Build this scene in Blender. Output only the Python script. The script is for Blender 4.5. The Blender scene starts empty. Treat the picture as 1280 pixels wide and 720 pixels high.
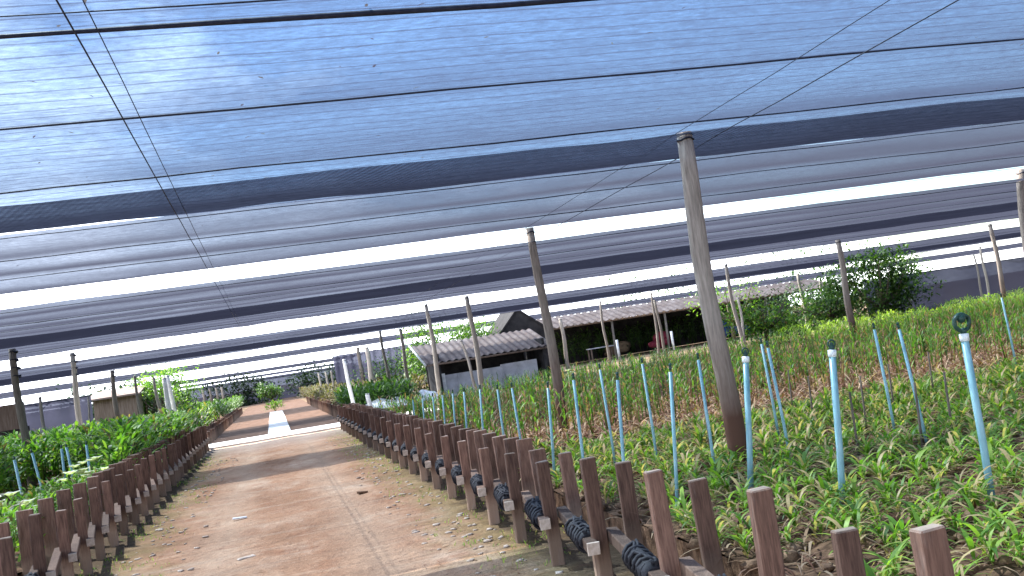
import bpy, math, random
from mathutils import Vector, Matrix, noise
random.seed(7)
S = bpy.context.scene
COL = S.collection
PI = math.pi
H = 3.3          # height of the shade nets
EYE = 1.6
F = 1265.0
# ------------------------------------------------------------------ camera
R = Matrix(((0.96115399, 0.13466975, -0.24092957),
            (-0.22974453, -0.09342944, -0.9687561),
            (-0.15297206, 0.98647605, -0.05886044)))
cd = bpy.data.cameras.new('camera'); cam = bpy.data.objects.new('camera', cd); COL.objects.link(cam)
cam.matrix_world = Matrix.Translation((0, 0, EYE)) @ R.to_4x4()
cd.sensor_width = 36; cd.lens = 36 * F / 1280; cd.clip_end = 3000; cd.clip_start = 0.05
S.camera = cam

def ray(px, py):
    return R @ Vector((px - 640, -(py - 360), -F))
def at_z(px, py, z):
    d = ray(px, py); t = (z - EYE) / d.z
    return Vector((d.x * t, d.y * t, z))
def at_y(px, py, Y):
    d = ray(px, py); t = Y / d.y
    return Vector((d.x * t, Y, EYE + d.z * t))

# ------------------------------------------------------------------ helpers
def tag(o, label=None, cat=None, group=None, kind=None):
    if label: o['label'] = label
    if cat: o['category'] = cat
    if group: o['group'] = group
    if kind: o['kind'] = kind
    return o
def empty(name, loc, label, cat, group=None, rz=0):
    o = bpy.data.objects.new(name, None); COL.objects.link(o)
    o.location = loc; o.rotation_euler = (0, 0, rz); o.empty_display_size = .1
    return tag(o, label, cat, group)
class MB:
    def __init__(s): s.v = []; s.f = []; s.sm = []
    def quad(s, a, b, c, d, smooth=False):
        n = len(s.v); s.v += [tuple(a), tuple(b), tuple(c), tuple(d)]; s.f.append((n, n+1, n+2, n+3)); s.sm.append(smooth)
    def box(s, c, size, rot=None, jit=0, taper=1.0):
        n = len(s.v); hx, hy, hz = [q/2 for q in size]
        for z in (-1, 1):
            k = taper if z > 0 else 1
            for x, y in ((-1, -1), (1, -1), (1, 1), (-1, 1)):
                p = Vector((x*hx*k, y*hy*k, z*hz))
                if jit: p += Vector((random.uniform(-jit, jit), random.uniform(-jit, jit), random.uniform(-jit, jit)))
                if rot: p = rot @ p
                s.v.append(tuple(p + Vector(c)))
        for q in ((0, 3, 2, 1), (4, 5, 6, 7), (0, 1, 5, 4), (1, 2, 6, 5), (2, 3, 7, 6), (3, 0, 4, 7)):
            s.f.append(tuple(n + i for i in q)); s.sm.append(False)
    def tube(s, pts, rads, seg=8, caps=True):
        pts = [Vector(p) for p in pts]
        if not hasattr(rads, '__len__'): rads = [rads] * len(pts)
        n0 = len(s.v)
        for i, p in enumerate(pts):
            d = (pts[min(i+1, len(pts)-1)] - pts[max(i-1, 0)]).normalized()
            u = d.cross(Vector((0, 0, 1)) if abs(d.z) < .9 else Vector((0, 1, 0))).normalized(); w = d.cross(u)
            for k in range(seg):
                a = 2*PI*k/seg; s.v.append(tuple(p + (u*math.cos(a) + w*math.sin(a)) * rads[i]))
        for i in range(len(pts)-1):
            for k in range(seg):
                a = n0 + i*seg + k; b = n0 + i*seg + (k+1) % seg
                s.f.append((a, b, b+seg, a+seg)); s.sm.append(True)
        if caps:
            s.f.append(tuple(n0 + k for k in range(seg))[::-1]); s.sm.append(False)
            e = n0 + (len(pts)-1)*seg
            s.f.append(tuple(e + k for k in range(seg))); s.sm.append(False)
    def leaf(s, base, az, length, width, el0, droop, n=4, fold=0):
        """arching strap leaf"""
        p = Vector(base); d = Vector((math.cos(az), math.sin(az), 0)); side = Vector((-d.y, d.x, 0)); el = el0
        k0 = len(s.v); st = length / n
        for i in range(n+1):
            t = i / n; w = width * (0.55 + 1.3*t if t < .35 else (1.0 if t < .6 else max(0.06, (1-t)/.4))) / 2
            s.v.append(tuple(p - side*w)); s.v.append(tuple(p + side*w))
            p = p + (d*math.cos(el) + Vector((0, 0, 1))*math.sin(el)) * st; el -= droop / n
        for i in range(n):
            a = k0 + 2*i; s.f.append((a, a+1, a+3, a+2)); s.sm.append(True)
    def blob(s, c, r, seg=7, rings=5, jit=.15, sq=(1, 1, 1)):
        n = len(s.v); c = Vector(c)
        s.v.append(tuple(c + Vector((0, 0, r*sq[2]))))
        for i in range(1, rings):
            th = PI*i/rings
            for k in range(seg):
                a = 2*PI*k/seg; q = r*(1+random.uniform(-jit, jit))
                s.v.append((c.x+q*math.sin(th)*math.cos(a)*sq[0], c.y+q*math.sin(th)*math.sin(a)*sq[1], c.z+q*math.cos(th)*sq[2]))
        s.v.append(tuple(c - Vector((0, 0, r*sq[2])))); last = len(s.v)-1
        for k in range(seg):
            s.f.append((n, n+1+k, n+1+(k+1) % seg)); s.sm.append(True)
            e = last - seg; s.f.append((last, e+(k+1) % seg, e+k)); s.sm.append(True)
        for i in range(rings-2):
            for k in range(seg):
                a = n+1+i*seg+k; b = n+1+i*seg+(k+1) % seg
                s.f.append((a, a+seg, b+seg, b)); s.sm.append(True)
    def add(s, o, M):
        n = len(s.v); s.v += [tuple(M @ Vector(p)) for p in o.v]
        s.f += [tuple(i+n for i in f) for f in o.f]; s.sm += o.sm
    def mesh(s, name, mat):
        me = bpy.data.meshes.new(name); me.from_pydata(s.v, [], s.f); me.validate()
        if len(me.polygons) == len(s.sm): me.polygons.foreach_set('use_smooth', s.sm)
        me.materials.append(mat); me.update(); return me
    def build(s, name, mat, parent=None, loc=None, bevel=0):
        o = bpy.data.objects.new(name, s.mesh(name, mat)); COL.objects.link(o)
        if parent: o.parent = parent
        if loc: o.location = loc
        if bevel:
            b = o.modifiers.new('bevel', 'BEVEL'); b.width = bevel; b.segments = 1; b.limit_method = 'ANGLE'
        return o

# ------------------------------------------------------------------ materials
class NT:
    def __init__(s, name):
        s.m = bpy.data.materials.new(name); s.m.use_nodes = True; s.t = s.m.node_tree; s.t.nodes.clear()
        s.out = s.n('ShaderNodeOutputMaterial')
    def n(s, ty, **k):
        x = s.t.nodes.new(ty)
        for a, b in k.items():
            if hasattr(x, a): setattr(x, a, b)
            else: x.inputs[a.replace('_', ' ')].default_value = b
        return x
    def l(s, a, b): s.t.links.new(a, b)
    def noise(s, scale, detail=4, rough=.55, stretch=None, coord='Object'):
        tc = s.n('ShaderNodeTexCoord'); x = s.n('ShaderNodeTexNoise'); x.inputs['Scale'].default_value = scale
        x.inputs['Detail'].default_value = detail; x.inputs['Roughness'].default_value = rough
        if stretch:
            mp = s.n('ShaderNodeMapping'); mp.inputs['Scale'].default_value = stretch
            s.l(tc.outputs[coord], mp.inputs['Vector']); s.l(mp.outputs[0], x.inputs['Vector'])
        else: s.l(tc.outputs[coord], x.inputs['Vector'])
        return x.outputs['Fac']
    def ramp(s, fac, stops):
        r = s.n('ShaderNodeValToRGB'); e = r.color_ramp.elements
        while len(e) < len(stops): e.new(.5)
        for i, (p, c) in enumerate(stops):
            e[i].position = p; e[i].color = tuple(c) + (1,) if hasattr(c, '__len__') else (c, c, c, 1)
        s.l(fac, r.inputs[0]); return r.outputs[0]
    def mix(s, fac, a, b, blend='MIX'):
        x = s.n('ShaderNodeMix'); x.data_type = 'RGBA'; x.blend_type = blend
        for i, v in ((0, fac), (6, a), (7, b)):
            if hasattr(v, 'links'): s.l(v, x.inputs[i])
            elif i == 0: x.inputs[0].default_value = v
            else: x.inputs[i].default_value = tuple(v) + (1,)
        return x.outputs[2]
    def math(s, op, a, b=None, c=None, clamp=False):
        x = s.n('ShaderNodeMath'); x.operation = op; x.use_clamp = clamp
        for i, v in enumerate((a, b, c)):
            if v is None: continue
            if hasattr(v, 'links'): s.l(v, x.inputs[i])
            else: x.inputs[i].default_value = v
        return x.outputs[0]
    def bump(s, h, strength=.5, dist=.02):
        b = s.n('ShaderNodeBump'); b.inputs['Strength'].default_value = strength; b.inputs['Distance'].default_value = dist
        s.l(h, b.inputs['Height']); return b.outputs[0]
    def pbr(s, col, rough=.8, normal=None, spec=.3, metal=0):
        p = s.n('ShaderNodeBsdfPrincipled')
        if hasattr(col, 'links'): s.l(col, p.inputs['Base Color'])
        else: p.inputs['Base Color'].default_value = tuple(col) + (1,)
        if hasattr(rough, 'links'): s.l(rough, p.inputs['Roughness'])
        else: p.inputs['Roughness'].default_value = rough
        p.inputs['Specular IOR Level'].default_value = spec; p.inputs['Metallic'].default_value = metal
        if normal is not None: s.l(normal, p.inputs['Normal'])
        s.l(p.outputs[0], s.out.inputs[0]); return s.m

def m_simple(name, c1, c2, scale=6, rough=.8, stretch=None, bump=.3, spec=.3, dist=.01):
    t = NT(name); f = t.noise(scale, 5, .6, stretch)
    return t.pbr(t.ramp(f, [(.3, c1), (.7, c2)]), rough, t.bump(f, bump, dist), spec)

def m_wood(name, dark, light, wet=None, scale=7):
    t = NT(name)
    g = t.noise(scale*1.6, 6, .65, (6, 6, .5)); b = t.noise(2.2, 3, .5)
    col = t.ramp(g, [(.28, dark), (.72, light)])
    col = t.mix(t.ramp(b, [(.4, 0), (.68, .55)]), col, tuple(x*.62 for x in light))
    if name == 'bench wood':
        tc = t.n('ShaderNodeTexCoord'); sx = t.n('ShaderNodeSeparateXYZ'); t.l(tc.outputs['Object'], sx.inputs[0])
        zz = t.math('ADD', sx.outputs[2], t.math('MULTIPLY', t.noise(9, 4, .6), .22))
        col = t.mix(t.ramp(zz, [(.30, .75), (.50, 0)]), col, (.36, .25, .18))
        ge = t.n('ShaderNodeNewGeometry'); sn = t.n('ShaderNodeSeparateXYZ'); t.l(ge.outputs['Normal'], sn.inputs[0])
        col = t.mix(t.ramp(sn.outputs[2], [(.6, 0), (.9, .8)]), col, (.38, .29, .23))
        col = t.mix(t.ramp(t.noise(3, 5, .7, (4, 4, .7)), [(.55, 0), (.75, .5)]), col, (.33, .27, .24))
    oi = t.n('ShaderNodeObjectInfo')
    v = t.ramp(oi.outputs['Random'], [(0, .6), (1, 1.35)])
    col = t.mix(1, col, v, 'MULTIPLY')
    if wet:   # the lower length of the pole is stained by wet soil
        tc = t.n('ShaderNodeTexCoord'); sx = t.n('ShaderNodeSeparateXYZ'); t.l(tc.outputs['Object'], sx.inputs[0])
        z = t.math('ADD', sx.outputs[2], t.math('MULTIPLY', b, .9))
        col = t.mix(t.ramp(z, [(.0, 1), (1.0, 0)]) if False else t.ramp(t.math('DIVIDE', z, 3.0), [(.34, 1), (.72, 0)]), col, wet)
    return t.pbr(col, .85, t.bump(g, .5, .01), .25)

def m_leaf(name, cols, trans=.45, rough=.5, dry=None, dryfrac=.12):
    t = NT(name); ge = t.n('ShaderNodeNewGeometry'); r = ge.outputs['Random Per Island']
    n = len(cols); col = t.ramp(r, [((i+.5)/n, c) for i, c in enumerate(cols)])
    oi = t.n('ShaderNodeObjectInfo')
    col = t.mix(1, col, t.ramp(oi.outputs['Random'], [(0, .75), (1, 1.3)]), 'MULTIPLY')
    if dry: col = t.mix(t.ramp(t.math('FRACT', t.math('MULTIPLY', r, 37.7)), [(1-dryfrac-.01, 0), (1-dryfrac, 1)]), col, dry)
    p = t.n('ShaderNodeBsdfPrincipled'); t.l(col, p.inputs['Base Color']); p.inputs['Roughness'].default_value = rough
    p.inputs['Specular IOR Level'].default_value = .35
    tr = t.n('ShaderNodeBsdfTranslucent'); t.l(t.mix(1, col, (1.3, 1.5, .6), 'MULTIPLY'), tr.inputs[0])
    mx = t.n('ShaderNodeMixShader'); mx.inputs[0].default_value = trans
    t.l(p.outputs[0], mx.inputs[1]); t.l(tr.outputs[0], mx.inputs[2]); t.l(mx.outputs[0], t.out.inputs[0])
    return t.m

def m_net(name, T0=.55, tint=(.78, .87, 1.0), thread=(.022, .026, .045), ribs=1.0, weave=0):
    """woven shade cloth: open share T0 straight through, less at a slant (thread thickness)"""
    t = NT(name)
    tc = t.n('ShaderNodeTexCoord'); sx = t.n('ShaderNodeSeparateXYZ'); t.l(tc.outputs['Object'], sx.inputs[0])
    ge = t.n('ShaderNodeNewGeometry'); dt = t.n('ShaderNodeVectorMath'); dt.operation = 'DOT_PRODUCT'
    t.l(ge.outputs['Incoming'], dt.inputs[0]); t.l(ge.outputs['Normal'], dt.inputs[1])
    cs = t.math('MAXIMUM', t.math('ABSOLUTE', dt.outputs['Value']), .04)
    ex = t.math('POWER', t.math('DIVIDE', 1.0, cs), NETPOW)
    T = t.math('POWER', T0, ex)
    # seams of the knit every 18 cm, uneven cloth, streaks along the roll
    w = t.noise(1.2, 2, .5, (.15, 1, 1))
    yy = t.math('ADD', sx.outputs[1], t.math('MULTIPLY', w, .05))
    fr = t.math('FRACT', t.math('DIVIDE', yy, .165))
    rib = t.ramp(fr, [(.0, .9), (.09, .9), (.13, 0), (1.0, 0)])
    T = t.math('MULTIPLY', T, t.math('SUBTRACT', 1, t.math('MULTIPLY', rib, .6*ribs)))
    st = t.noise(6, 6, .7, (.5, 3.0, 1)); st2 = t.noise(.5, 4, .6, (.5, 1.2, 1)); st3 = t.noise(22, 4, .75, (.55, 1.5, 1))
    T = t.math('MULTIPLY', T, t.ramp(st, [(.3, .72), (.7, 1.18)]))
    T = t.math('MULTIPLY', T, t.ramp(st2, [(.3, .78), (.7, 1.15)]))
    T = t.math('MULTIPLY', T, t.ramp(st3, [(.32, .58), (.68, 1.3)]))
    if weave:
        a = t.math('SINE', t.math('ADD', t.math('MULTIPLY', sx.outputs[0], 95), t.math('MULTIPLY', sx.outputs[1], 50)))
        mk = t.ramp(t.noise(.35, 1, .4, (1, .2, 1)), [(.42, 0), (.6, 1)])
        T = t.math('MULTIPLY', T, t.math('ADD', 1, t.math('MULTIPLY', t.math('MULTIPLY', a, mk), weave)))
    T = t.math('MINIMUM', T, .9)
    tp = t.n('ShaderNodeBsdfTransparent'); tp.inputs[0].default_value = tint + (1,)
    tl = t.n('ShaderNodeBsdfTranslucent'); tl.inputs[0].default_value = tuple(min(1, x*2.0) for x in thread) + (1,)
    df = t.n('ShaderNodeBsdfDiffuse'); df.inputs[0].default_value = thread + (1,)
    m1 = t.n('ShaderNodeMixShader'); m1.inputs[0].default_value = .5; t.l(df.outputs[0], m1.inputs[1]); t.l(tl.outputs[0], m1.inputs[2])
    mx = t.n('ShaderNodeMixShader'); t.l(T, mx.inputs[0]); t.l(m1.outputs[0], mx.inputs[1]); t.l(tp.outputs[0], mx.inputs[2])
    t.l(mx.outputs[0], t.out.inputs[0]); return t.m
NETPOW = .75

M = {}
M['net'] = m_net('shade net', .62, tint=(.66, .84, 1.0))
M['net2'] = m_net('shade net plain', .54, ribs=.25, tint=(.74, .86, 1.0), thread=(.024, .026, .038))
M['band'] = m_net('double shade net', .50, ribs=.1, weave=.8, thread=(.02, .02, .03))
M['band2'] = m_net('lapped plain net', .5, ribs=.1, thread=(.02, .02, .03))
M['wallnet'] = m_net('side net', .05, ribs=.1, tint=(.8, .85, 1.0), thread=(.035, .036, .055))
M['wire'] = m_simple('dark wire', (.01, .012, .03), (.03, .035, .06), 20, .6)
M['pole'] = m_wood('pole wood', (.10, .085, .07), (.40, .34, .29), wet=(.09, .045, .03), scale=5)
M['pole2'] = m_wood('grey pole wood', (.14, .12, .10), (.42, .38, .33), scale=5)
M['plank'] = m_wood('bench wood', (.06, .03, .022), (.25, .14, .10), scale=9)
M['railwood'] = m_wood('rail wood', (.05, .03, .024), (.22, .14, .10), scale=9)
M['endgrain'] = m_simple('sawn wood end', (.35, .27, .21), (.60, .50, .42), 30, .9)
M['black'] = m_simple('black tube', (.006, .006, .009), (.025, .025, .033), 25, .75)
M['pvc'] = m_simple('blue pvc', (.12, .28, .32), (.27, .46, .52), 7, .35, (3, 3, .6), .1, .5)
M['pvcwhite'] = m_simple('white pvc', (.6, .65, .66), (.85, .88, .88), 8, .4)
M['head'] = m_simple('dark sprinkler plastic', (.012, .04, .035), (.03, .08, .06), 12, .4)
M['white'] = m_simple('weathered white paint', (.55, .55, .54), (.85, .85, .84), 5, .7)
M['plastic'] = m_simple('white plastic sheet', (.7, .72, .75), (.9, .9, .92), 5, .35)
M['husk'] = m_simple('coconut husk', (.025, .013, .008), (.20, .115, .07), 9, .95, None, .9, .1, .03)
M['huskl'] = m_simple('husk block', (.05, .025, .016), (.30, .19, .12), 14, .95, None, .9, .1, .02)
M['dry'] = m_leaf('dry leaves and roots', [(.20, .09, .055), (.36, .22, .13), (.50, .36, .24), (.13, .05, .035)], .25, .8)
M['young'] = m_leaf('orchid leaf', [(.065, .15, .02), (.17, .29, .035), (.31, .42, .07), (.10, .20, .028)], .45, .5, (.50, .37, .19), .24)
M['tall'] = m_leaf('orchid cane leaf', [(.055, .14, .02), (.12, .25, .03), (.21, .34, .05), (.09, .19, .025)], .45, .5, (.34, .20, .11), .28)
M['bush'] = m_leaf('bush leaf', [(.03, .09, .014), (.08, .20, .025), (.15, .30, .035), (.26, .38, .06)], .42, .5, (.22, .16, .07), .08)
M['tree'] = m_leaf('tree leaf', [(.025, .06, .015), (.05, .11, .02), (.09, .17, .03)], .35, .5)
M['limetree'] = m_leaf('light tree leaf', [(.12, .26, .03), (.22, .36, .05), (.07, .16, .02)], .45, .5)
M['darktree'] = m_leaf('dark tree leaf', [(.012, .028, .012), (.025, .05, .02), (.04, .07, .022)], .25, .6)
M['dull'] = m_leaf('dull brown plants', [(.07, .06, .03), (.13, .11, .06), (.10, .12, .04), (.16, .12, .09)], .3, .7)
M['petal'] = m_leaf('white petal', [(.75, .75, .70), (.85, .85, .80)], .4, .5)
M['stem'] = m_simple('stem', (.05, .07, .02), (.16, .15, .06), 9, .7)
M['bark'] = m_simple('bark', (.05, .04, .03), (.16, .13, .10), 9, .9, (3, 3, .5), .7)
M['wallwhite'] = m_simple('dirty whitewash', (.34, .34, .37), (.62, .62, .66), 2.2, .9, None, .2)
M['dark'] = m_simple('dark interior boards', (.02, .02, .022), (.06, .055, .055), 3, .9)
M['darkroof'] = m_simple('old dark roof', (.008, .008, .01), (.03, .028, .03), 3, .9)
M['board'] = m_simple('brown boards', (.12, .08, .06), (.28, .21, .17), 4, .9, (6, 6, .4))
M['red'] = m_simple('faded red cloth', (.12, .015, .03), (.25, .03, .05), 6, .9)
M['bluec'] = m_simple('blue cloth', (.02, .04, .16), (.05, .09, .30), 6, .9)

def m_sheet():
    t = NT('corrugated sheet'); a = t.noise(1.1, 5, .65); b = t.noise(7, 4, .6, (3, .4, 1))
    col = t.ramp(a, [(.3, (.13, .085, .07)), (.5, (.21, .16, .14)), (.72, (.33, .27, .25))])
    col = t.mix(t.ramp(b, [(.5, 0), (.75, .7)]), col, (.20, .12, .10))
    return t.pbr(col, .75, t.bump(b, .2, .01), .3)
M['sheet'] = m_sheet()

def m_ground():
    t = NT('soil'); a = t.noise(.5, 6, .6); b = t.noise(9, 6, .7)
    col = t.ramp(a, [(.3, (.13, .085, .055)), (.7, (.24, .165, .11))])
    col = t.mix(t.ramp(b, [(.45, 0), (.7, .55)]), col, (.10, .10, .045))
    return t.pbr(col, .95, t.bump(b, .8, .03), .15)
M['ground'] = m_ground()

M['darksoil'] = m_simple('dark trodden soil', (.07, .042, .03), (.17, .105, .075), 2.5, .95, None, .6, .1)

def m_road():
    t = NT('packed dirt'); tc = t.n('ShaderNodeTexCoord'); sx = t.n('ShaderNodeSeparateXYZ'); t.l(tc.outputs['Object'], sx.inputs[0])
    a = t.noise(1.1, 6, .65, (1, .35, 1)); b = t.noise(.45, 5, .6); c = t.noise(16, 6, .75); e = t.noise(2.6, 5, .7, (1, .6, 1))
    col = t.ramp(a, [(.3, (.24, .125, .072)), (.52, (.36, .205, .125)), (.74, (.53, .385, .28))])
    col = t.mix(t.ramp(e, [(.50, 0), (.72, .8)]), col, (.29, .135, .075))
    g2 = t.noise(1.9, 5, .7, (.35, 1.6, 1)); col = t.mix(t.ramp(g2, [(.52, 0), (.75, .65)]), col, (.50, .37, .27))
    # two wheel tracks, paler
    for xc in (-.75, .7):
        d = t.math('ABSOLUTE', t.math('SUBTRACT', t.math('ADD', sx.outputs[0], t.math('MULTIPLY', b, .5)), xc + .25))
        col = t.mix(t.ramp(d, [(.0, .45), (.45, 0)]), col, (.48, .35, .25))
    # moss and weeds creeping in from both edges
    ed = t.math('ADD', t.math('ABSOLUTE', t.math('ADD', sx.outputs[0], .05)), t.math('MULTIPLY', t.math('SUBTRACT', t.noise(1.3, 5, .7), .5), 2.0))
    col = t.mix(t.ramp(t.math('DIVIDE', ed, 2.0), [(.58, 0), (.9, .6)]), col, (.19, .155, .06))
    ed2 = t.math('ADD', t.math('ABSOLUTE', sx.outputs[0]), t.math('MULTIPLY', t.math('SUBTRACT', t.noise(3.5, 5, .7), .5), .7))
    col = t.mix(t.ramp(t.math('DIVIDE', ed2, 2.4), [(.70, 0), (.80, .85)]), col, (.085, .055, .035))  # dark soil below the benches, their shade put into the colour
    col = t.mix(t.ramp(c, [(.62, 0), (.74, .6)]), col, (.52, .43, .34))
    col = t.mix(t.ramp(t.noise(5, 6, .75), [(.3, .65), (.42, 0)]), col, (.17, .09, .06))
    col = t.mix(t.ramp(t.math('DIVIDE', t.math('ADD', sx.outputs[1], t.math('MULTIPLY', b, 3)), 40), [(.68, 0), (.80, .7)]), col, (.42, .34, .28))  # paler dirt before the crossing, its sunlit look put into the colour
    h = t.math('ADD', c, t.math('ADD', t.math('MULTIPLY', e, 1.6), t.math('MULTIPLY', t.noise(4, 4, .6), 1.5)))
    return t.pbr(col, .95, t.bump(h, .9, .03), .12)
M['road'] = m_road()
M['concrete'] = m_simple('pale concrete', (.52, .50, .47), (.74, .73, .71), 1.4, .85, None, .2)

# ------------------------------------------------------------------ world and sun
SUN = Vector((-.33, .45, .83)).normalized()
W = bpy.data.worlds.new('World'); S.world = W; W.use_nodes = True
wt = W.node_tree; wt.nodes.clear()
wo = wt.nodes.new('ShaderNodeOutputWorld'); bg = wt.nodes.new('ShaderNodeBackground'); bg.inputs[1].default_value = .10
sky = wt.nodes.new('ShaderNodeTexSky'); sky.sky_type = 'NISHITA'; sky.sun_disc = False
sky.sun_elevation = math.asin(SUN.z); sky.sun_rotation = math.atan2(SUN.x, SUN.y)
sky.air_density = 1.2; sky.dust_density = .6; sky.ozone_density = 4
tc = wt.nodes.new('ShaderNodeTexCoord')
nz = wt.nodes.new('ShaderNodeTexNoise'); nz.inputs['Scale'].default_value = 2.6; nz.inputs['Detail'].default_value = 7; nz.inputs['Roughness'].default_value = .6
mp = wt.nodes.new('ShaderNodeMapping'); mp.inputs['Scale'].default_value = (1, 1, 2.2); wt.links.new(tc.outputs['Generated'], mp.inputs[0]); wt.links.new(mp.outputs[0], nz.inputs['Vector'])
# cloud bank: thick low down and towards the left of the view, thin overhead and to the right
sp = wt.nodes.new('ShaderNodeSeparateXYZ'); wt.links.new(tc.outputs['Generated'], sp.inputs[0])
def wm(op, a, b, clamp=False):
    x = wt.nodes.new('ShaderNodeMath'); x.operation = op; x.use_clamp = clamp
    for i, v in enumerate((a, b)):
        if hasattr(v, 'links'): wt.links.new(v, x.inputs[i])
        else: x.inputs[i].default_value = v
    return x.outputs[0]
bias = wm('ADD', wm('MULTIPLY', sp.outputs[0], -.85), wm('MULTIPLY', sp.outputs[2], -.45))
hz = wm('MULTIPLY', wm('SUBTRACT', .22, sp.outputs[2], True), 3.0)
cl = wm('ADD', nz.outputs['Fac'], wm('ADD', wm('ADD', bias, -.03), hz))
rp = wt.nodes.new('ShaderNodeValToRGB'); rp.color_ramp.elements[0].position = .38; rp.color_ramp.elements[1].position = .76
wt.links.new(cl, rp.inputs[0])
mxw = wt.nodes.new('ShaderNodeMix'); mxw.data_type = 'RGBA'; wt.links.new(rp.outputs[0], mxw.inputs[0])
wt.links.new(sky.outputs[0], mxw.inputs[6]); mxw.inputs[7].default_value = (16, 16.6, 18.2, 1)
wt.links.new(mxw.outputs[2], bg.inputs[0]); wt.links.new(bg.outputs[0], wo.inputs[0])
ld = bpy.data.lights.new('sun', 'SUN'); ld.energy = 5.0; ld.angle = math.radians(.5); ld.color = (1, .94, .85)
lo = bpy.data.objects.new('sun', ld); COL.objects.link(lo); lo.rotation_euler = SUN.to_track_quat('Z', 'Y').to_euler(); lo.location = (0, 0, 30)
S.view_settings.view_transform = 'Standard'; S.view_settings.look = 'None'; S.view_settings.exposure = 1.78; S.view_settings.gamma = 1

# ------------------------------------------------------------------ ground
def grid(x0, x1, y0, y1, nx, ny, fz):
    b = MB()
    for j in range(ny+1):
        for i in range(nx+1):
            x = x0 + (x1-x0)*i/nx; y = y0 + (y1-y0)*j/ny; b.v.append((x, y, fz(x, y)))
    for j in range(ny):
        for i in range(nx):
            a = j*(nx+1)+i; b.f.append((a, a+1, a+nx+2, a+nx+1)); b.sm.append(True)
    return b
tag(grid(-900, 900, -60, 1500, 20, 20, lambda x, y: -.02).build('ground', M['ground']), kind='structure')
def roadz(x, y):
    return .006 + .018*noise.noise(Vector((x*1.3, y*.8, 0))) + .012*(1 - min(1, abs(abs(x)-.75)/.3))*-1
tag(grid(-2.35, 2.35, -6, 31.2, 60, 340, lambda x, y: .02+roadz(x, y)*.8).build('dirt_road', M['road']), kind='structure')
tag(grid(-2.3, 2.3, 33.6, 150, 30, 200, lambda x, y: .015+roadz(x, y)*.5).build('far_dirt_road', M['darksoil']), kind='structure')
cp = MB(); cp.box((-.0, 32.4, .03), (60, 2.5, .10)); tag(cp.build('cross_path', M['concrete'], bevel=.01), kind='structure')
cs = MB()
for i in range(17):
    cs.box((.03, 34.5 + i*1.62, .045), (.72, 1.58, .07), jit=.006)
tag(cs.build('centre_path', M['concrete']), kind='structure')

# ------------------------------------------------------------------ shade nets
def net(name, label, Y0, Y1, z0, z1, X0, X1, mat, wires=(), bands=(), group='shade net panels overhead', sag=.03):
    root = empty(name, ((X0+X1)/2, Y0, z0), label, 'shade net', group)
    off = Vector(root.location)
    def z(x, y):
        t = (y-Y0)/(Y1-Y0)
        return z0+(z1-z0)*t - sag*abs(math.sin(PI*(y-Y0)/max(.1, (Y1-Y0)) * max(1, round((Y1-Y0)/1.6)))) \
            + .03*noise.noise(Vector((x*.18, y*.5, Y0))) + .012*noise.noise(Vector((x*1.1, y*2.2, Y0)))
    nx = int((X1-X0)*2.2); ny = max(6, int((Y1-Y0)*6))
    b = grid(X0, X1, Y0, Y1, nx, ny, z); b.v = [tuple(Vector(p)-off) for p in b.v]
    b.build('net_cloth', mat, root)
    for (yw, r, dz) in wires:
        w = MB(); n = int((X1-X0)*1.5); pts = []
        rr = []
        for i in range(n+1):
            x = X0+(X1-X0)*i/n; pts.append(Vector((x, yw+.015*noise.noise(Vector((x*.6, yw, 3))), z(x, yw)-.02-dz))-off)
            rr.append(r*(1+.5*noise.noise(Vector((x*3.1, yw, 9)))))
        w.tube(pts, [q*.62 for q in rr], 5); w.build('seam_wire', M['wire'], root)
    for (ya, yb, dz) in bands:
        g = grid(X0, X1, ya, yb, nx, 6, lambda x, y: z(x, y)-dz+.015*noise.noise(Vector((x*.9, y*2, 5))))
        # ragged free edge of the lapped cloth
        g.v = [tuple(Vector((p[0], p[1]+(.05*noise.noise(Vector((p[0]*1.1, 2, 0))) if abs(p[1]-yb) < .01 or abs(p[1]-ya) < .01 else 0), p[2]))-off) for p in g.v]
        g.build('lapped_strip', M['band' if Y0 < 0 else 'band2'], root)
    return root
net('shade_net', 'blue lit shade net right overhead, ribbed, ending in a dark lapped strip', -7, 9.775, H, H, -24, 30, M['net'],
    [(2.9, .012, 0), (4.42, .007, 0), (4.72, .022, 0), (6.15, .012, 0), (7.87, .011, 0)], [(8.25, 9.5, .03)])
net('shade_net', 'smooth pale blue shade net between the dark lapped strip and the first white gap', 9.79, 14.2, H, H, -24, 36, M['net2'],
    [(9.86, .008, 0), (11.3, .009, 0), (12.78, .009, 0), (14.18, .006, 0)])
net('shade_net', 'slate grey shade net just beyond the first and widest white gap', 14.092, 32.5, 3.09, 3.56, -26, 60, M['net2'],
    [(14.35, .008, 0), (16.8, .010, 0), (18.6, .006, 0), (28.4, .01, 0), (32.45, .01, 0)], [(20.4, 24.4, .03)])
net('shade_net', 'grey shade net between the second and third white gaps, over the far stalks', 35.3, 46, 3.375, H, -40, 80, M['net2'],
    [(35.35, .012, 0), (38.5, .012, 0), (42, .012, 0), (46, .012, 0)], [(40, 44, .03)])
net('shade_net', 'thin dark shade net strip beyond the third gap, just over the long shed roof', 55, 66, H, H, -50, 100, M['net2'],
    [(55, .02, 0), (60, .015, 0), (65, .02, 0)])
net('shade_net', 'fine dark net strip far above the end of the road', 98, 120, H, H, -60, 9.0, M['net2'], [(98, .05, 0), (109, .03, 0)])
net('shade_net', 'farthest hairline net strip just over the end of the road', 190, 260, H, H, -90, 16, M['net2'], [(190, .06, 0)])
net('shade_net', 'broken net strip low over the distant trees at the road end', 140, 168, H, H, -60, 10.5, M['net2'], [(140, .05, 0)])

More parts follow.
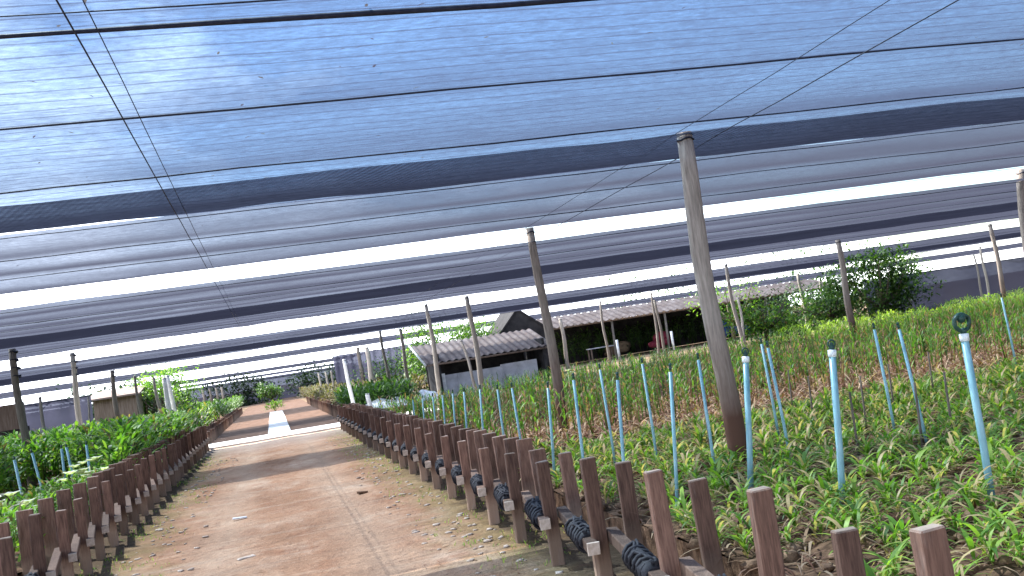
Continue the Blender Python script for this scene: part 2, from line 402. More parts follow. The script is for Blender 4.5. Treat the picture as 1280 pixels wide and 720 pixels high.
# hanging side nets
def sidenet(label, p0, p1, z0, z1):
    root = empty('side_net', (p0[0], p0[1], 0), label, 'side net', 'hanging side nets')
    b = MB(); n = 60
    dx, dy = p1[0]-p0[0], p1[1]-p0[1]
    for i in range(n+1):
        t = i/n
        for k in range(7):
            s = k/6
            b.v.append((dx*t, dy*t+.12*math.sin(i*1.3)*s+.1*noise.noise(Vector((i*.4, k*.5, 2))), z0+(z1-z0)*s+(.06*noise.noise(Vector((i*.2, 0, 1))) if k == 6 else 0)))
    for i in range(n):
        for k in range(6):
            a = i*7+k; b.f.append((a, a+7, a+8, a+1)); b.sm.append(True)
    b.build('net_cloth', M['wallnet'], root)
    w = MB(); w.tube([(0, 0, z1+.02), (dx/2, dy/2, z1-.03), (dx, dy, z1+.02)], .025, 6); w.build('top_wire', M['wire'], root)
    return root
sidenet('dark slate side net hanging behind the yellow-green bed at the right edge', (24.6, 38.0), (62, 40), 0, 2.12)
sidenet('dark blue side net hanging behind the bushes at the left edge', (-22, 47), (-7.6, 47), 0, 2.35)
sidenet('dark side net closing off the far end of the road', (-70, 114), (40, 116), 0, 2.45)
sidenet('grey side net behind the double post right of the road end', (4.5, 74), (11, 72), 0, 3.0)

# wires running along the road
def gwire(label, x0, x1, ya, yb, zz, r):
    b = MB(); n = 30; o = Vector((x0, ya, zz))
    b.tube([Vector((x0+(x1-x0)*i/n, ya+(yb-ya)*i/n, zz+.015*noise.noise(Vector((i*.7, x0, 0)))))-o for i in range(n+1)], r, 5)
    ob = b.build('guide_wire', M['wire'], None, o); tag(ob, label, 'wire', 'wires along the road under the nets')
gwire('thicker of the two wires running away overhead above the left of the road', -.62, -.60, 1, 27.5, H-.06, .0042)
gwire('thinner right hand wire of the pair running away above the left of the road', -.52, -.56, 1, 27.5, H-.05, .0028)
gwire('thicker wire running over the thick near pole toward the road end', 4.22, 4.3, 1, 27.8, H-.06, .0045)
gwire('thinner wire running just left of the one above the thick near pole', 3.72, 3.80, 1, 27.8, H-.05, .003)

# ------------------------------------------------------------------ poles
def pole(label, top, bot, Y, r, mat='pole', crook=.02, ztop=None, ties=0, base_z=0, name='wooden_pole'):
    a = at_y(top[0], top[1], Y) if ztop is None else at_z(top[0], top[1], ztop)
    b = at_y(bot[0], bot[1], a.y)
    if abs(b.z) > 1.2 or True:
        d = (b-a); k = (a.z)/max(.2, (a.z-b.z)); base = a + d*k
    root = empty(name, (base.x, base.y, 0), label, 'pole', 'poles holding up the nets')
    m = MB(); n = 9; pts = []; rr = []
    dd = Vector((a.x-base.x, a.y-base.y, a.z)); ph = random.uniform(0, 6)
    for i in range(n+1):
        t = i/n; pts.append(dd*t + Vector((crook*math.sin(ph+t*4.5), crook*.7*math.cos(ph*1.7+t*5), 0))*math.sin(PI*t)); rr.append(r*1.18*(1.12-.28*t)*(1+.05*random.uniform(-1, 1)))
    m.tube(pts, rr, 12); m.build('shaft', M[mat], root)
    t = MB(); top3 = pts[-1]
    for k in range(1+ties):
        zc = pts[-1]*(1-.055*k-.02)
        ring = [zc+Vector((math.cos(q)*(r*1.08), math.sin(q)*(r*1.08), .01*math.sin(3*q))) for q in [2*PI*j/10 for j in range(11)]]
        t.tube(ring, .009 if r > .05 else .007, 4, False)
        if ties: t.blob(zc+Vector((r*1.1, -r*.5, -.02)), .045, 6, 4, .4, (1, 1, .8))
    t.build('wire_tie', M['wire'], root)
    return root
PO = [
 ('thick weathered pole standing nearest, reddish brown toward its foot', (855,166), (920,555), 8.4, .072, 'pole', 0),
 ('second tallest pole, slim and grey, rising in front of the hut right end', (662,285), (706,540), 14.2, .062, 'pole', 0),
 ('pole cut off by the right edge with its top under the first white gap', (1275,212), (1300,500), 14.4, .065, 'pole', 0),
 ('stout pole in front of the hut roof middle, twin thin pole beside it', (583,370), (606,503), 32.2, .072, 'pole2', 0),
 ('slim pole crossing the left end of the hut roof', (532,380), (552,498), 32.2, .06, 'pole2', 0),
 ('thin short pole close behind the stout one before the hut roof', (576,425), (600,500), 35, .045, 'pole2', 0),
 ('brown pole in the right field with a dark foot, midway to the right edge', (1047,300), (1075,449), 27, .08, 'pole', 0),
 ('slim pole just right of the thick near pole', (907,330), (931,442), 32.2, .055, 'pole2', 0),
 ('pale shorter pole paired with the slim one right of the thick near pole', (922,372), (934,442), 36, .045, 'pole2', 0),
 ('dark bent pole among the stalks near the right edge', (1237,280), (1264,410), 32.2, .07, 'pole', 0),
 ('thin leaning pole left of the dark bent one near the right edge', (1225,308), (1240,398), 35, .045, 'pole2', 0),
 ('thinnest pale leaning pole in the cluster near the right edge', (1217,318), (1236,400), 36, .035, 'pole2', 0),
 ('thin pole before the long shed right end, left of the green tree trunk', (997,342), (1011,416), 46, .07, 'pole2', 0),
 ('short pale pole under the long shed right corner', (1025,352), (1036,412), 46, .055, 'pole2', 0),
 ('brown pole in front of the dark tree right of the long shed', (1098,332), (1118,422), 38, .05, 'pole', 0),
 ('pale thin pole right of the dark tree', (1126,335), (1142,402), 38, .05, 'pole2', 0),
 ('thin pole before the long shed, left end of its dark interior', (700,398), (712,470), 50, .085, 'pole2', 0),
 ('dark topped pole before the long shed interior, second from its left end', (750,376), (764,466), 46.5, .055, 'pole2', 0),
 ('left one of the close pair of poles at the middle of the long shed', (814,366), (826,458), 46.5, .055, 'pole2', 0),
 ('pinkish right one of the close pair at the middle of the long shed', (818,375), (834,456), 48, .06, 'pole2', 0),
 ('pole just left of the green tree beside the hut', (500,411), (514,492), 46, .07, 'pole2', 0),
 ('pole in front of the grey hanging net left of the hut', (475,414), (488,492), 46, .06, 'pole2', 0),
 ('broad dark pole beside the white post', (447,434), (458,510), 55, .09, 'pole', 0),
 ('brown pole between the white post and the hut', (458,434), (470,500), 52, .11, 'pole2', 0),
 ('pole nearest the left edge, grey, with dark ties along its upper half', (15,436), (40,612), 24.5, .075, 'pole2', 3),
 ('pale pole second from the left edge with dark ties at its top', (90,441), (103,542), 32.2, .072, 'pole2', 3),
 ('brown pole third from the left, in front of the brown boards', (140,463), (148,528), 46, .085, 'pole', 1),
 ('thin pole between the two pale poles at the left edge', (50,496), (57,545), 40, .055, 'pole2', 0),
 ('very thin pole before the dark blue side net at left', (110,496), (114,534), 40, .035, 'pole2', 0),
 ('slim pole before the dark hollow left of the white posts', (168,470), (178,525), 46, .05, 'pole2', 0),
 ('pale pole just left of the left white posts', (192,472), (200,518), 46, .06, 'pole2', 0),
]
for lb, a, b, Y, r, mt, ti in PO: pole(lb, a, b, Y, r, mt, ties=ti, crook=.05 if Y > 20 else .035)
for i, x in enumerate((398, 407, 414, 421)):   # slim posts beyond the crossing, right of the road end
    pole(['leftmost', 'second from left', 'third from left', 'rightmost'][i]+' of four slim grey poles right of the far road end', (x, 466-i*1.2), (x+6, 500), 80, .07, 'pole2')
for i, x in enumerate((253, 262, 270, 277)):
    pole(['leftmost', 'second from left', 'third from left', 'rightmost'][i]+' of four dark slim poles above the far left bushes', (x, 487-i*1.0), (x+5, 512), 80, .08, 'pole')
pole('white painted post at the road crossing, the taller leaning one', (430,449), (444,519), 34, .055, 'white', name='white_post')
pole('short white painted post right of the taller white post', (459,492), (465,518), 35, .07, 'white', name='white_post')
pole('white painted post above the left bushes, left of a pair', (205,472), (213,520), 46, .09, 'white', name='white_post')
pole('bright white painted post above the left bushes, right of a pair', (209,469), (218,516), 46.5, .08, 'white', name='white_post')

# ------------------------------------------------------------------ bench fences along the road
def wrap_mesh(L):
    b = MB(); n = 12
    b.tube([(0, L*(i/n-.5), .01*math.sin(i)) for i in range(n+1)], [.052+.014*math.sin(i*2.4)+.008*random.uniform(-1, 1) for i in range(n+1)], 9)
    for k in range(6):
        y = L*(-.42+.84*k/5); tilt = random.uniform(-.03, .03)
        b.tube([(math.cos(q)*.066, y+tilt*math.cos(q), math.sin(q)*.066) for q in [2*PI*j/12 for j in range(13)]], .012, 5, False)
    for k in range(3):
        x = random.uniform(-.03, .03)
        b.tube([(x+.02*math.sin(j), L*(j/8-.5), .062+.01*math.sin(j*1.7+k)) for j in range(9)], .009, 5)
    return b
def bench(label, xf, xb, sgn, ys, ybk, far=False, hgt=.74, hs={}, wraps=99):
    root = empty('bench_frame', (xf, ys[0], 0), label, 'bench frame', 'wooden orchid benches lining the road')
    off = Vector(root.location)
    for y in ys:
        hh = hgt+(random.uniform(-.035, .06) if y < 10 else random.uniform(-.03, .01)); hh = hs.get(y, hh); m = MB()
        rot = Matrix.Rotation(random.uniform(-.05, .05), 3, 'Z') @ Matrix.Rotation(random.uniform(-.045, .02), 3, 'X') @ Matrix.Rotation(random.uniform(-.02, .02), 3, 'Y')
        m.box((0, 0, hh/2), (.092, .062, hh), rot, .004, .96)
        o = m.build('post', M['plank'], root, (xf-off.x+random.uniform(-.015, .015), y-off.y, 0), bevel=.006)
    for y in ybk:
        hh = hgt+(random.uniform(-.05, .03) if y < 9 else random.uniform(-.015, .02)); hh = hs.get(y, hh); m = MB()
        rot = Matrix.Rotation(random.uniform(-.06, .06), 3, 'Z') @ Matrix.Rotation(random.uniform(-.04, .02), 3, 'X') @ Matrix.Rotation(random.uniform(-.03, .03), 3, 'Y')
        m.box((0, 0, hh/2), (.105 if y < 8.5 else .15, .055, hh), rot, .004, .97)
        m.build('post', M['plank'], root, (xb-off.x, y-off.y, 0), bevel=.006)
    if far: return root
    for i, y in enumerate(ys):
        # a short rail to the next post: its near end pokes out on the road side, its far end tucks behind
        a = Vector((xf-sgn*.085, y-.10, .345)); b = Vector((xf+sgn*.09, y+1.16, .385)); d = b-a; L = d.length
        rot = d.to_track_quat('Y', 'Z').to_matrix(); m = MB(); m.box((0, 0, 0), (.072, L, .072), rot, .003)
        rl = m.build('rail', M['railwood'], root, ((a+b)/2)-off, bevel=.005)
        e = MB(); e.box((0, 0, 0), (.074, .012, .074), rot, .002); e.build('sawn_end', M['endgrain'], rl, a-(a+b)/2-d.normalized()*.004)
        lg = MB(); rr = Matrix.Rotation(random.uniform(-.08, .08), 3, 'X'); lg.box((0, 0, .155), (.07, .07, .31), rr, .004)
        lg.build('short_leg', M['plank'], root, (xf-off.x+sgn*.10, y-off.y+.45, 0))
        if y > wraps: continue
        w = MB(); w.add(wrap_mesh(random.uniform(.42, .62)), rot.to_4x4()); w.build('black_hose_wrap', M['black'], rl, d.normalized()*(-L*.5+.42))
    return root
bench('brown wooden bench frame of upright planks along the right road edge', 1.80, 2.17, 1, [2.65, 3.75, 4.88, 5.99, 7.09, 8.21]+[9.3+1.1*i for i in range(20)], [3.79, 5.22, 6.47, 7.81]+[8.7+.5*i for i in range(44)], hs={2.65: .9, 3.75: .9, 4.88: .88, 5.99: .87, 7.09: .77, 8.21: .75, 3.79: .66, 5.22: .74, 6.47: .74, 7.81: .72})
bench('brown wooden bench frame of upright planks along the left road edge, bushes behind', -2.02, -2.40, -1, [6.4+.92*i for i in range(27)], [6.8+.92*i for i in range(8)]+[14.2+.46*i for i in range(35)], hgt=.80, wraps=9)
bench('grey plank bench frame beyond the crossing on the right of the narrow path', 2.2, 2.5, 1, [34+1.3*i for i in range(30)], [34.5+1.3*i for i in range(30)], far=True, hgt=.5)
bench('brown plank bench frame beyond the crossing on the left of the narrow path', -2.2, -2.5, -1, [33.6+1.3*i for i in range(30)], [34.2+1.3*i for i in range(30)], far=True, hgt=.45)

# ------------------------------------------------------------------ planting beds (husk filled)
def bedz(z, amp=.06, sc=3.0):
    return lambda x, y: z + amp*noise.noise(Vector((x*sc, y*sc, z))) + amp*.5*noise.noise(Vector((x*sc*2.7, y*sc*2.7, 1)))
def bed(label, x0, x1, y0, y1, z, n=5, mat='husk', name='planting_bed'):
    b = grid(x0, x1, y0, y1, int((x1-x0)*n), int((y1-y0)*n), bedz(z))
    # skirt down to the soil
    for (xa, ya, xb, yb) in ((x0, y0, x1, y0), (x1, y0, x1, y1), (x1, y1, x0, y1), (x0, y1, x0, y0)):
        b.quad((xa, ya, 0), (xb, yb, 0), (xb, yb, z), (xa, ya, z))
    return tag(b.build(name, M[mat]), label, 'planting bed', 'husk filled planting beds')
bed('near bed of brown coconut husk under the young green orchids at right', 2.30, 14, 2.6, 11.9, .27, 8)
bed('brown bed of the tall stalks behind the young orchids', 2.45, 46, 12.5, 27.0, .20, 2)
bed('narrow bed under the sunlit yellow-green plants before the slate side net', 5, 56, 27.6, 36.5, .16, 1)
bed('bed under the bushes on the left of the road', -12.5, -2.5, 5, 30.6, .22, 3)
bed('bed under the sunlit plants left of the far road', -14, -2.7, 34.2, 72, .15, 1)
bed('bed right of the far road, behind the crossing', 2.7, 6.0, 36, 72, .15, 1)

# loose husk blocks in the near bed
hb = MB()
for i in range(1500):
    x = random.uniform(2.3, 9.5); y = random.uniform(2.9, 11.9)
    if random.random() < (x-2.3)/10: continue
    r = random.uniform(.02, .065)
    q = MB(); q.blob((0, 0, 0), r, 6, 4, .5, (random.uniform(.9, 1.7), .9, random.uniform(.4, .8)))
    hb.add(q, Matrix.Translation((x, y, bedz(.27)(x, y)+r*.25)) @ Matrix.Rotation(random.uniform(0, PI), 4, 'Z') @ Matrix.Rotation(random.uniform(-.5, .5), 4, 'X'))
tag(hb.build('husk_lumps', M['huskl']), 'loose brown husk lumps between the young orchids', 'husk', kind='stuff')

def litter(cnt, x0, x1, y0, y1, z, l=(.12, .35), w=(.008, .022)):
    b = MB()
    for i in range(cnt):
        x = random.uniform(x0, x1); y = random.uniform(y0, y1)
        b.leaf((x, y, z+random.uniform(0, .06 if z > .2 else .2)), random.uniform(0, 2*PI), random.uniform(*l), random.uniform(*w), random.uniform(-.1, .9), random.uniform(.4, 2.4), 4)
    return b
lt = litter(13000, 2.3, 9.5, 2.8, 11.9, .25, (.08, .26), (.006, .018))
tag(lt.build('dry_leaf_litter', M['dry']), 'dry tan roots and leaves tangled between the young orchids', 'dry leaves', kind='stuff')
l2 = litter(15000, 2.5, 21, 12.3, 15.6, .16, (.15, .42), (.012, .03)); l2b = litter(9000, 2.5, 32, 15.5, 24, .16, (.15, .45), (.014, .032)); l2.add(l2b, Matrix())
tag(l2.build('dry_leaf_litter', M['dry']), 'red brown tangle of dry roots and leaves at the feet of the tall stalks', 'dry leaves', kind='stuff')

# ------------------------------------------------------------------ plants
def young_mesh(sd):
    random.seed(sd); b = MB()
    for c in range(random.choice((2, 3, 3))):
        cx, cy = random.uniform(-.05, .05), random.uniform(-.05, .05); n = random.randint(6, 9); a0 = random.uniform(0, 6)
        for i in range(n):
            a = a0 + i*2.4 + random.uniform(-.3, .3)
            b.leaf((cx, cy, .0+.012*i), a, random.uniform(.12, .23), random.uniform(.014, .024), random.uniform(.7, 1.35), random.uniform(1.0, 2.1), 5)
    return b
def tall_mesh(sd, h=.58):
    random.seed(sd); b = MB(); k = random.choice((2, 3, 3))
    for c in range(k):
        x, y = random.uniform(-.09, .09), random.uniform(-.09, .09); hh = h*random.uniform(.7, 1.1); tx, ty = random.uniform(-.05, .05), random.uniform(-.05, .05)
        az = random.uniform(0, PI); n = int(hh/.05)
        b.tube([(x, y, -.05), (x+tx*.5, y+ty*.5, hh*.5), (x+tx, y+ty, hh)], [.010, .008, .005], 4)
        for i in range(n):
            t = (i+1)/n
            if t < .38 and random.random() < .8: continue
            b.leaf((x+tx*t, y+ty*t, hh*t), az+(PI if i % 2 else 0)+random.uniform(-.35, .35), random.uniform(.10, .19), random.uniform(.014, .024), random.uniform(.7, 1.25), random.uniform(.5, 1.4), 3)
    return b
def bush_mesh(sd, h=.85, n=150, w=.34, ll=(.10, .20), lw=(.035, .06)):
    random.seed(sd); b = MB()
    for c in range(7):
        az = random.uniform(0, 6.28); r = random.uniform(.05, w*.8)
        b.tube([(0, 0, 0), (math.cos(az)*r*.5, math.sin(az)*r*.5, h*.5), (math.cos(az)*r, math.sin(az)*r, h*random.uniform(.7, .95))], [.012, .009, .004], 4)
    for i in range(n):
        a = random.uniform(0, 2*PI); rr = w*math.sqrt(random.random()); z = h*(random.uniform(.12, 1)**.75)
        rr *= (1.1-.45*z/h)
        b.leaf((rr*math.cos(a), rr*math.sin(a), z), a+random.uniform(-.9, .9), random.uniform(*ll), random.uniform(*lw), random.uniform(.1, 1.2), random.uniform(.4, 1.5), 3)
    return b
young = [young_mesh(100+i).mesh('young_orchid', M['young']) for i in range(8)]
youngMB = [young_mesh(200+i) for i in range(6)]
tall = [tall_mesh(300+i).mesh('tall_orchid', M['tall']) for i in range(8)]
tallMB = [tall_mesh(400+i, .58) for i in range(6)]
bush = [bush_mesh(500+i).mesh('leafy_bush', M['bush']) for i in range(7)]
random.seed(11)
def place(me, name, loc, rz, sc, label, cat, group, parent=None):
    o = bpy.data.objects.new(name, me); COL.objects.link(o); o.location = loc; o.rotation_euler = (random.uniform(-.12, .12), random.uniform(-.12, .12), rz); o.scale = (sc, sc, sc)
    return tag(o, label, cat, group)
# young orchids: nearest 300 singly, the rest as one mass
spots = []
y = 3.0
while y < 11.8:
    x = 2.42
    while x < 11.5:
        spots.append((x+random.uniform(-.08, .08), y+random.uniform(-.08, .08))); x += .215
    y += .235
def vis(x, y, z, mg=90):
    d = R.transposed() @ Vector((x, y, z-EYE))
    if d.z > -.3: return False
    px = 640-F*d.x/d.z; py = 360+F*d.y/d.z
    return -mg < px < 1280+mg and -mg < py < 720+mg
spots = [s for s in spots if vis(s[0], s[1], .35) and not (s[0] < 2.9 and random.random() < .35)]
spots.sort(key=lambda s: s[0]**2+s[1]**2)
for i, (x, y) in enumerate(spots[:300]):
    place(young[i % 8], 'young_orchid', (x, y, bedz(.27)(x, y)+.01), random.uniform(0, 6.28), random.uniform(.75, 1.25),
          'young green strap-leaved orchid clump rooted in husk in the near right bed', 'orchid', 'young orchid clumps in the near right bed')
b = MB()
for (x, y) in spots[300:]:
    b.add(random.choice(youngMB), Matrix.Translation((x, y, bedz(.27)(x, y)+.01)) @ Matrix.Rotation(random.uniform(0, 6.28), 4, 'Z') @ Matrix.Scale(random.uniform(.75, 1.3), 4))
tag(b.build('young_orchids', M['young']), 'mass of young green orchids at the back of the near right bed', 'orchids', kind='stuff')
# tall stalks
sp2 = []
y = 13.0
while y < 27.0:
    x = 2.75
    while x < 44:
        if vis(x, y, .6, 60): sp2.append((x+random.uniform(-.1, .1), y+random.uniform(-.12, .12)))
        x += .30+.007*y
    y += .42 if y < 18 else .55
sp2.sort(key=lambda s: s[0]**2+s[1]**2)
for i, (x, y) in enumerate(sp2[:300]):
    place(tall[i % 8], 'tall_orchid', (x, y, .2), random.uniform(0, 6.28), random.uniform(.75, 1.2),
          'tall thin-leaved orchid stalks at the front of the right field', 'orchid', 'tall orchid stalks at the front of the right field')
b = MB()
for (x, y) in sp2[300:]:
    b.add(random.choice(tallMB), Matrix.Translation((x, y, .2)) @ Matrix.Rotation(random.uniform(0, 6.28), 4, 'Z') @ Matrix.Scale(random.uniform(.75, 1.2), 4))
tag(b.build('tall_orchids', M['tall']), 'mass of tall green orchid stalks filling the right field', 'orchids', kind='stuff')
print('young', len(spots), 'tall', len(sp2))
# sunlit bed beyond
M['sunny'] = m_leaf('sunlit bed leaf', [(.16, .26, .03), (.28, .36, .06), (.10, .18, .03)], .45, .5)
b = MB(); bm = [bush_mesh(600+i, .62, 42, .3, (.12, .24), (.02, .04)) for i in range(5)]
y = 28
while y < 36.2:
    x = 19.0
    while x < 52:
        if vis(x, y, .5, 60): b.add(random.choice(bm), Matrix.Translation((x+random.uniform(-.2, .2), y, .15)) @ Matrix.Rotation(random.uniform(0, 6.28), 4, 'Z') @ Matrix.Scale(random.uniform(.7, 1.15), 4))
        x += .62
    y += .7
tag(b.build('yellow_green_bed_plants', M['sunny']), 'bright yellow-green bed plants below the slate side net at right', 'bed plants', kind='stuff')
b = MB(); y = 28
while y < 39:
    x = 3.0 if y < 32 else 8.0
    while x < (16 if y < 37 else 24):
        b.add(random.choice(tallMB), Matrix.Translation((x+random.uniform(-.2, .2), y, .05)) @ Matrix.Rotation(random.uniform(0, 6.28), 4, 'Z') @ Matrix.Scale(random.uniform(.7, 1.1), 4)); x += .5
    y += .6
tag(b.build('back_row_orchids', M['tree']), 'green orchid rows between the road crossing and the hut', 'orchids', kind='stuff')
# left bushes
sp3 = []
y = 6.6
while y < 30.5:
    x = -2.72
    while x > -9.8:
        if vis(x, y, .7, 40) and not (y < 24 and -5.3 < x < -3.4 and x/y < -.165): sp3.append((x+random.uniform(-.12, .12), y+random.uniform(-.15, .15)))
        x -= .55
    y += .6
sp3.sort(key=lambda s: s[0]**2+s[1]**2); print('bushes', len(sp3)); sp3 = sp3[:300]
for i, (x, y) in enumerate(sp3):
    low = x > -3.4 and (y < 15 or x/y < -.15)
    place(bush[i % 7], 'leafy_bush', (x, y, .15), random.uniform(0, 6.28), random.uniform(.58, .78) if low else random.uniform(1.05, 1.42),
          'broad-leaved green bush in the bed left of the road', 'bush', 'leafy bushes in the bed left of the road')
# white blooms
def flower(loc, sc, label, grp):
    b = MB()
    for k in range(3):
        c = Vector((random.uniform(-.05, .05), random.uniform(-.05, .05), random.uniform(-.03, .04)))
        for i in range(5):
            b.leaf(c, i*1.257+k, .055, .045, .5, .7, 2)
    b.tube([(0, 0, -.3), (0, 0, 0)], .004, 4)
    o = b.build('white_flower', M['petal'], None, loc); o.scale = (sc, sc, sc); return tag(o, label, 'flower', grp)
fl = [((4, 628), 12, 'white flower cluster at the very left edge above the planks'), ((40, 632), 12.5, 'white flower cluster right of the left edge, low in the leaves'),
      ((90, 597), 15, 'white flowers at the left end of the row above the left planks'), ((98, 592), 15.5, 'white flower tuft second in the row above the left planks'),
      ((112, 582), 16, 'tallest white flower tuft above the left planks'), ((112, 596), 16, 'white flower tuft under the tallest one above the left planks'),
      ((132, 591), 17, 'white flower tuft at the right end of the row above the left planks'), ((204, 575), 20, 'small pale bloom low at the far end of the left bench'),
      ((710, 466), 26, 'single pale bloom left of the two at the back of the right field'), ((791, 466), 26, 'single pale bloom above the stalks before the long shed'),
      ((835, 466), 26, 'small pale bloom right of the others before the long shed')]
for (px, py), Y, lb in fl: flower(at_y(px, py, Y), 2.3 if Y < 20 else 2.2, lb, 'white blooms')
# far plants, each a mass
def mass(name, label, x0, x1, y0, y1, dx, dy, mat, h, z=.1):
    bb = [bush_mesh(700+i, h, 60, .4, (.16, .30), (.05, .09)) for i in range(4)]; random.seed(5); b = MB(); y = y0
    while y < y1:
        x = x0
        while x < x1:
            b.add(random.choice(bb), Matrix.Translation((x+random.uniform(-.2, .2), y+random.uniform(-.2, .2), z)) @ Matrix.Rotation(random.uniform(0, 6.28), 4, 'Z') @ Matrix.Scale(random.uniform(.8, 1.15), 4)); x += dx
        y += dy
    return tag(b.build(name, M[mat]), label, 'plants', kind='stuff')
mass('far_left_plants', 'light green rows left of the far road, in the sun', -12, -2.9, 33.6, 56, .8, 1.0, 'bush', .95)
mass('farther_left_plants', 'hazy green rows left of the narrow path near its end', -10, -2.8, 57, 100, 1.0, 1.6, 'tree', .95)
mass('low_hedge', 'clipped dark green hedge right of the far road behind the white post', 2.85, 5.6, 38, 46, .55, .6, 'tree', .85)
mass('brown_rows', 'brownish plants right of the narrow path toward its end', 2.8, 7, 47, 96, .8, 1.3, 'dull', .8)

# ------------------------------------------------------------------ riser pipes
def riser(label, px, py, bx, by, zt, r=.017, big=False, xmin=2.55, sgn=1):
    p = at_z(px, py, zt)
    if sgn > 0 and p.x < xmin:
        Yn = p.y*xmin/max(.3, p.x); Yn = min(Yn, 24); p = at_y(px, py, Yn)
    q = at_y(bx, by, p.y); d = q-p; k = p.z/max(.15, p.z-q.z); base = p+d*k
    root = empty('riser_pipe', (base.x, base.y, 0), label, 'sprinkler pipe', 'upright sprinkler pipes')
    t = Vector((p.x-base.x, p.y-base.y, p.z)); m = MB()
    m.tube([(0, 0, 0), t*.5+Vector((.006, 0, 0)), t], r, 10); m.build('pipe', M['pvc'], root)
    if r > .02:
        m = MB(); m.tube([t*.975, t*.977, t*1.01, t*1.012], [r, r*1.25, r*1.25, r*.8], 10); m.build('coupling', M['pvcwhite'], root)
    n = t.normalized(); h = MB()
    h.tube([t+n*.01, t+n*.03, t+n*.045, t+n*.05], [r*.7, r*.9, r*.6, r*.3], 8)
    s = 2.1 if big else 1.0
    if r > .02: h.tube([t+n*(.03+s*.024)+Vector((math.cos(q)*.024*s, 0, math.sin(q)*.024*s)) for q in [2*PI*j/14 for j in range(15)]], .0065*s, 5, False)
    h.blob(t+n*(.05*s+.0), .014*s, 6, 4, 0)
    h.build('sprinkler_head', M['head'], root)
RP = [((1205,420),(1238,615)), ((1040,440),(1052,612)), ((932,448),(938,610)), ((838,465),(843,568)), ((772,475),(778,570)), ((717,475),(728,572)),
      ((685,485),(691,572)), ((640,485),(651,556)), ((622,487),(629,545)), ((600,487),(604,548)), ((580,490),(583,535)), ((566,492),(569,540)), ((553,494),(556,532)),
      ((960,435),(973,500)), ((952,430),(962,485)), ((1093,412),(1108,488)), ((1124,412),(1136,462)), ((1252,372),(1272,465)), ((873,450),(880,498)),
      ((803,455),(809,495)), ((750,462),(756,500)), ((541,496),(544,527)), ((528,498),(530,525)), ((516,500),(518,522))]
RP.sort(key=lambda q: q[0][0])
OR = 'first second third fourth fifth sixth seventh eighth ninth tenth eleventh twelfth thirteenth fourteenth fifteenth sixteenth seventeenth eighteenth nineteenth twentieth twenty-first twenty-second twenty-third last'.split()
SPEC = {(1205,420): 'thick blue sprinkler pipe nearest the right edge with a dark ring head', (1040,440): 'blue sprinkler pipe in the near bed left of the thickest pipe', (932,448): 'blue sprinkler pipe standing just right of the thick near pole foot'}
for i, (a, b_) in enumerate(RP):
    big = a[0] in (1205, 1040, 932)
    riser(SPEC.get(a, OR[i]+' blue sprinkler pipe counted from the left in the right field'), a[0], a[1], b_[0], b_[1], 1.26, .022 if big else .0135, a[0] == 1205)
for i, (a, b_) in enumerate([((18, 575), (26, 615)), ((40, 566), (50, 604)), ((77, 561), (80, 592)), ((83, 559), (89, 588)), ((108, 556), (111, 582))]):
    riser(['first', 'second', 'third', 'fourth', 'fifth'][i]+' pale sprinkler pipe counted from the left edge above the left bushes', a[0], a[1], b_[0], b_[1], 1.12, .020, False, sgn=-1)

for i, (px, py, bx, by) in enumerate(((1143, 478, 1146, 535), (1062, 490, 1066, 535), (1180, 465, 1182, 505), (1075, 470, 1078, 520), (1010, 470, 1012, 512), (880, 505, 884, 545), (1213, 455, 1217, 500), (1110, 455, 1113, 498), (985, 462, 987, 500), (1160, 440, 1163, 480))):
    p = at_z(px, py, .82); q = at_y(bx, by, p.y); b = MB(); b.tube([(p.x+(q.x-p.x)*.9-q.x, 0, 0), (p.x-q.x, 0, .82)], [.014, .010], 6)
    tag(b.build('plant_stake', M['stakes'] if 'stakes' in M else M['bark'], None, (q.x, p.y, 0)), 'thin dark wooden stake standing between the orchids', 'stake', 'dark stakes among the orchids')
# ------------------------------------------------------------------ buildings
def corr(x0, x1, y0, z0, y1, z1, pitch=.25, amp=.035, th=.012):
    """corrugated sheet roof plane, waves across x"""
    b = MB(); n = int((x1-x0)/pitch*6)
    for s in (0, 1):
        for i in range(n+1):
            x = x0+(x1-x0)*i/n; dz = amp*math.sin(2*PI*(x-x0)/pitch)-s*th
            for k in range(5):
                t = k/4; j = .03*noise.noise(Vector((math.floor((x-x0)/.9)*3.3, k, 2)))
                b.v.append((x, y0+(y1-y0)*t+(j if k in (0, 4) else 0), z0+(z1-z0)*t+dz))
    for s in (0, 1):
        o = s*(n+1)*5
        for i in range(n):
            for k in range(4):
                a = o+i*5+k; b.f.append((a, a+5, a+6, a+1) if s == 0 else (a, a+1, a+6, a+5)); b.sm.append(True)
    return b
# hut: low whitewashed hut with a rusty sheet roof
hx0, hx1 = 6.25, 11.7
hut = empty('garden_hut', (9, 42, 0), 'small whitewashed hut under a rusty corrugated roof', 'hut')
o9 = Vector((-9, -42, 0))
def T(b): b.v = [tuple(Vector(p)+o9) for p in b.v]; return b
T(corr(hx0, hx1+.1, 41.7, 1.50, 45.2, 2.36, .30, .03)).build('roof', M['sheet'], hut)
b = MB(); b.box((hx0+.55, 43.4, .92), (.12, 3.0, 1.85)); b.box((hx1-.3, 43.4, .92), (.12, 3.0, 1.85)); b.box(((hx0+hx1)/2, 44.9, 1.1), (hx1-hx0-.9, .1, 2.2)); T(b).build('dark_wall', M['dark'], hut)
b = MB(); b.box((7.9+.55, 42.3, .46), (2.9, .14, .92)); T(b).build('low_white_wall', M['wallwhite'], hut)
b = MB(); b.box((10.3, 42.32, .5), (1.6, .12, 1.0)); T(b).build('white_panel', M['wallwhite'], hut)
b = MB(); b.box((6.85, 42.15, .5), (.35, .2, 1.0)); T(b).build('pillar', M['white'], hut)
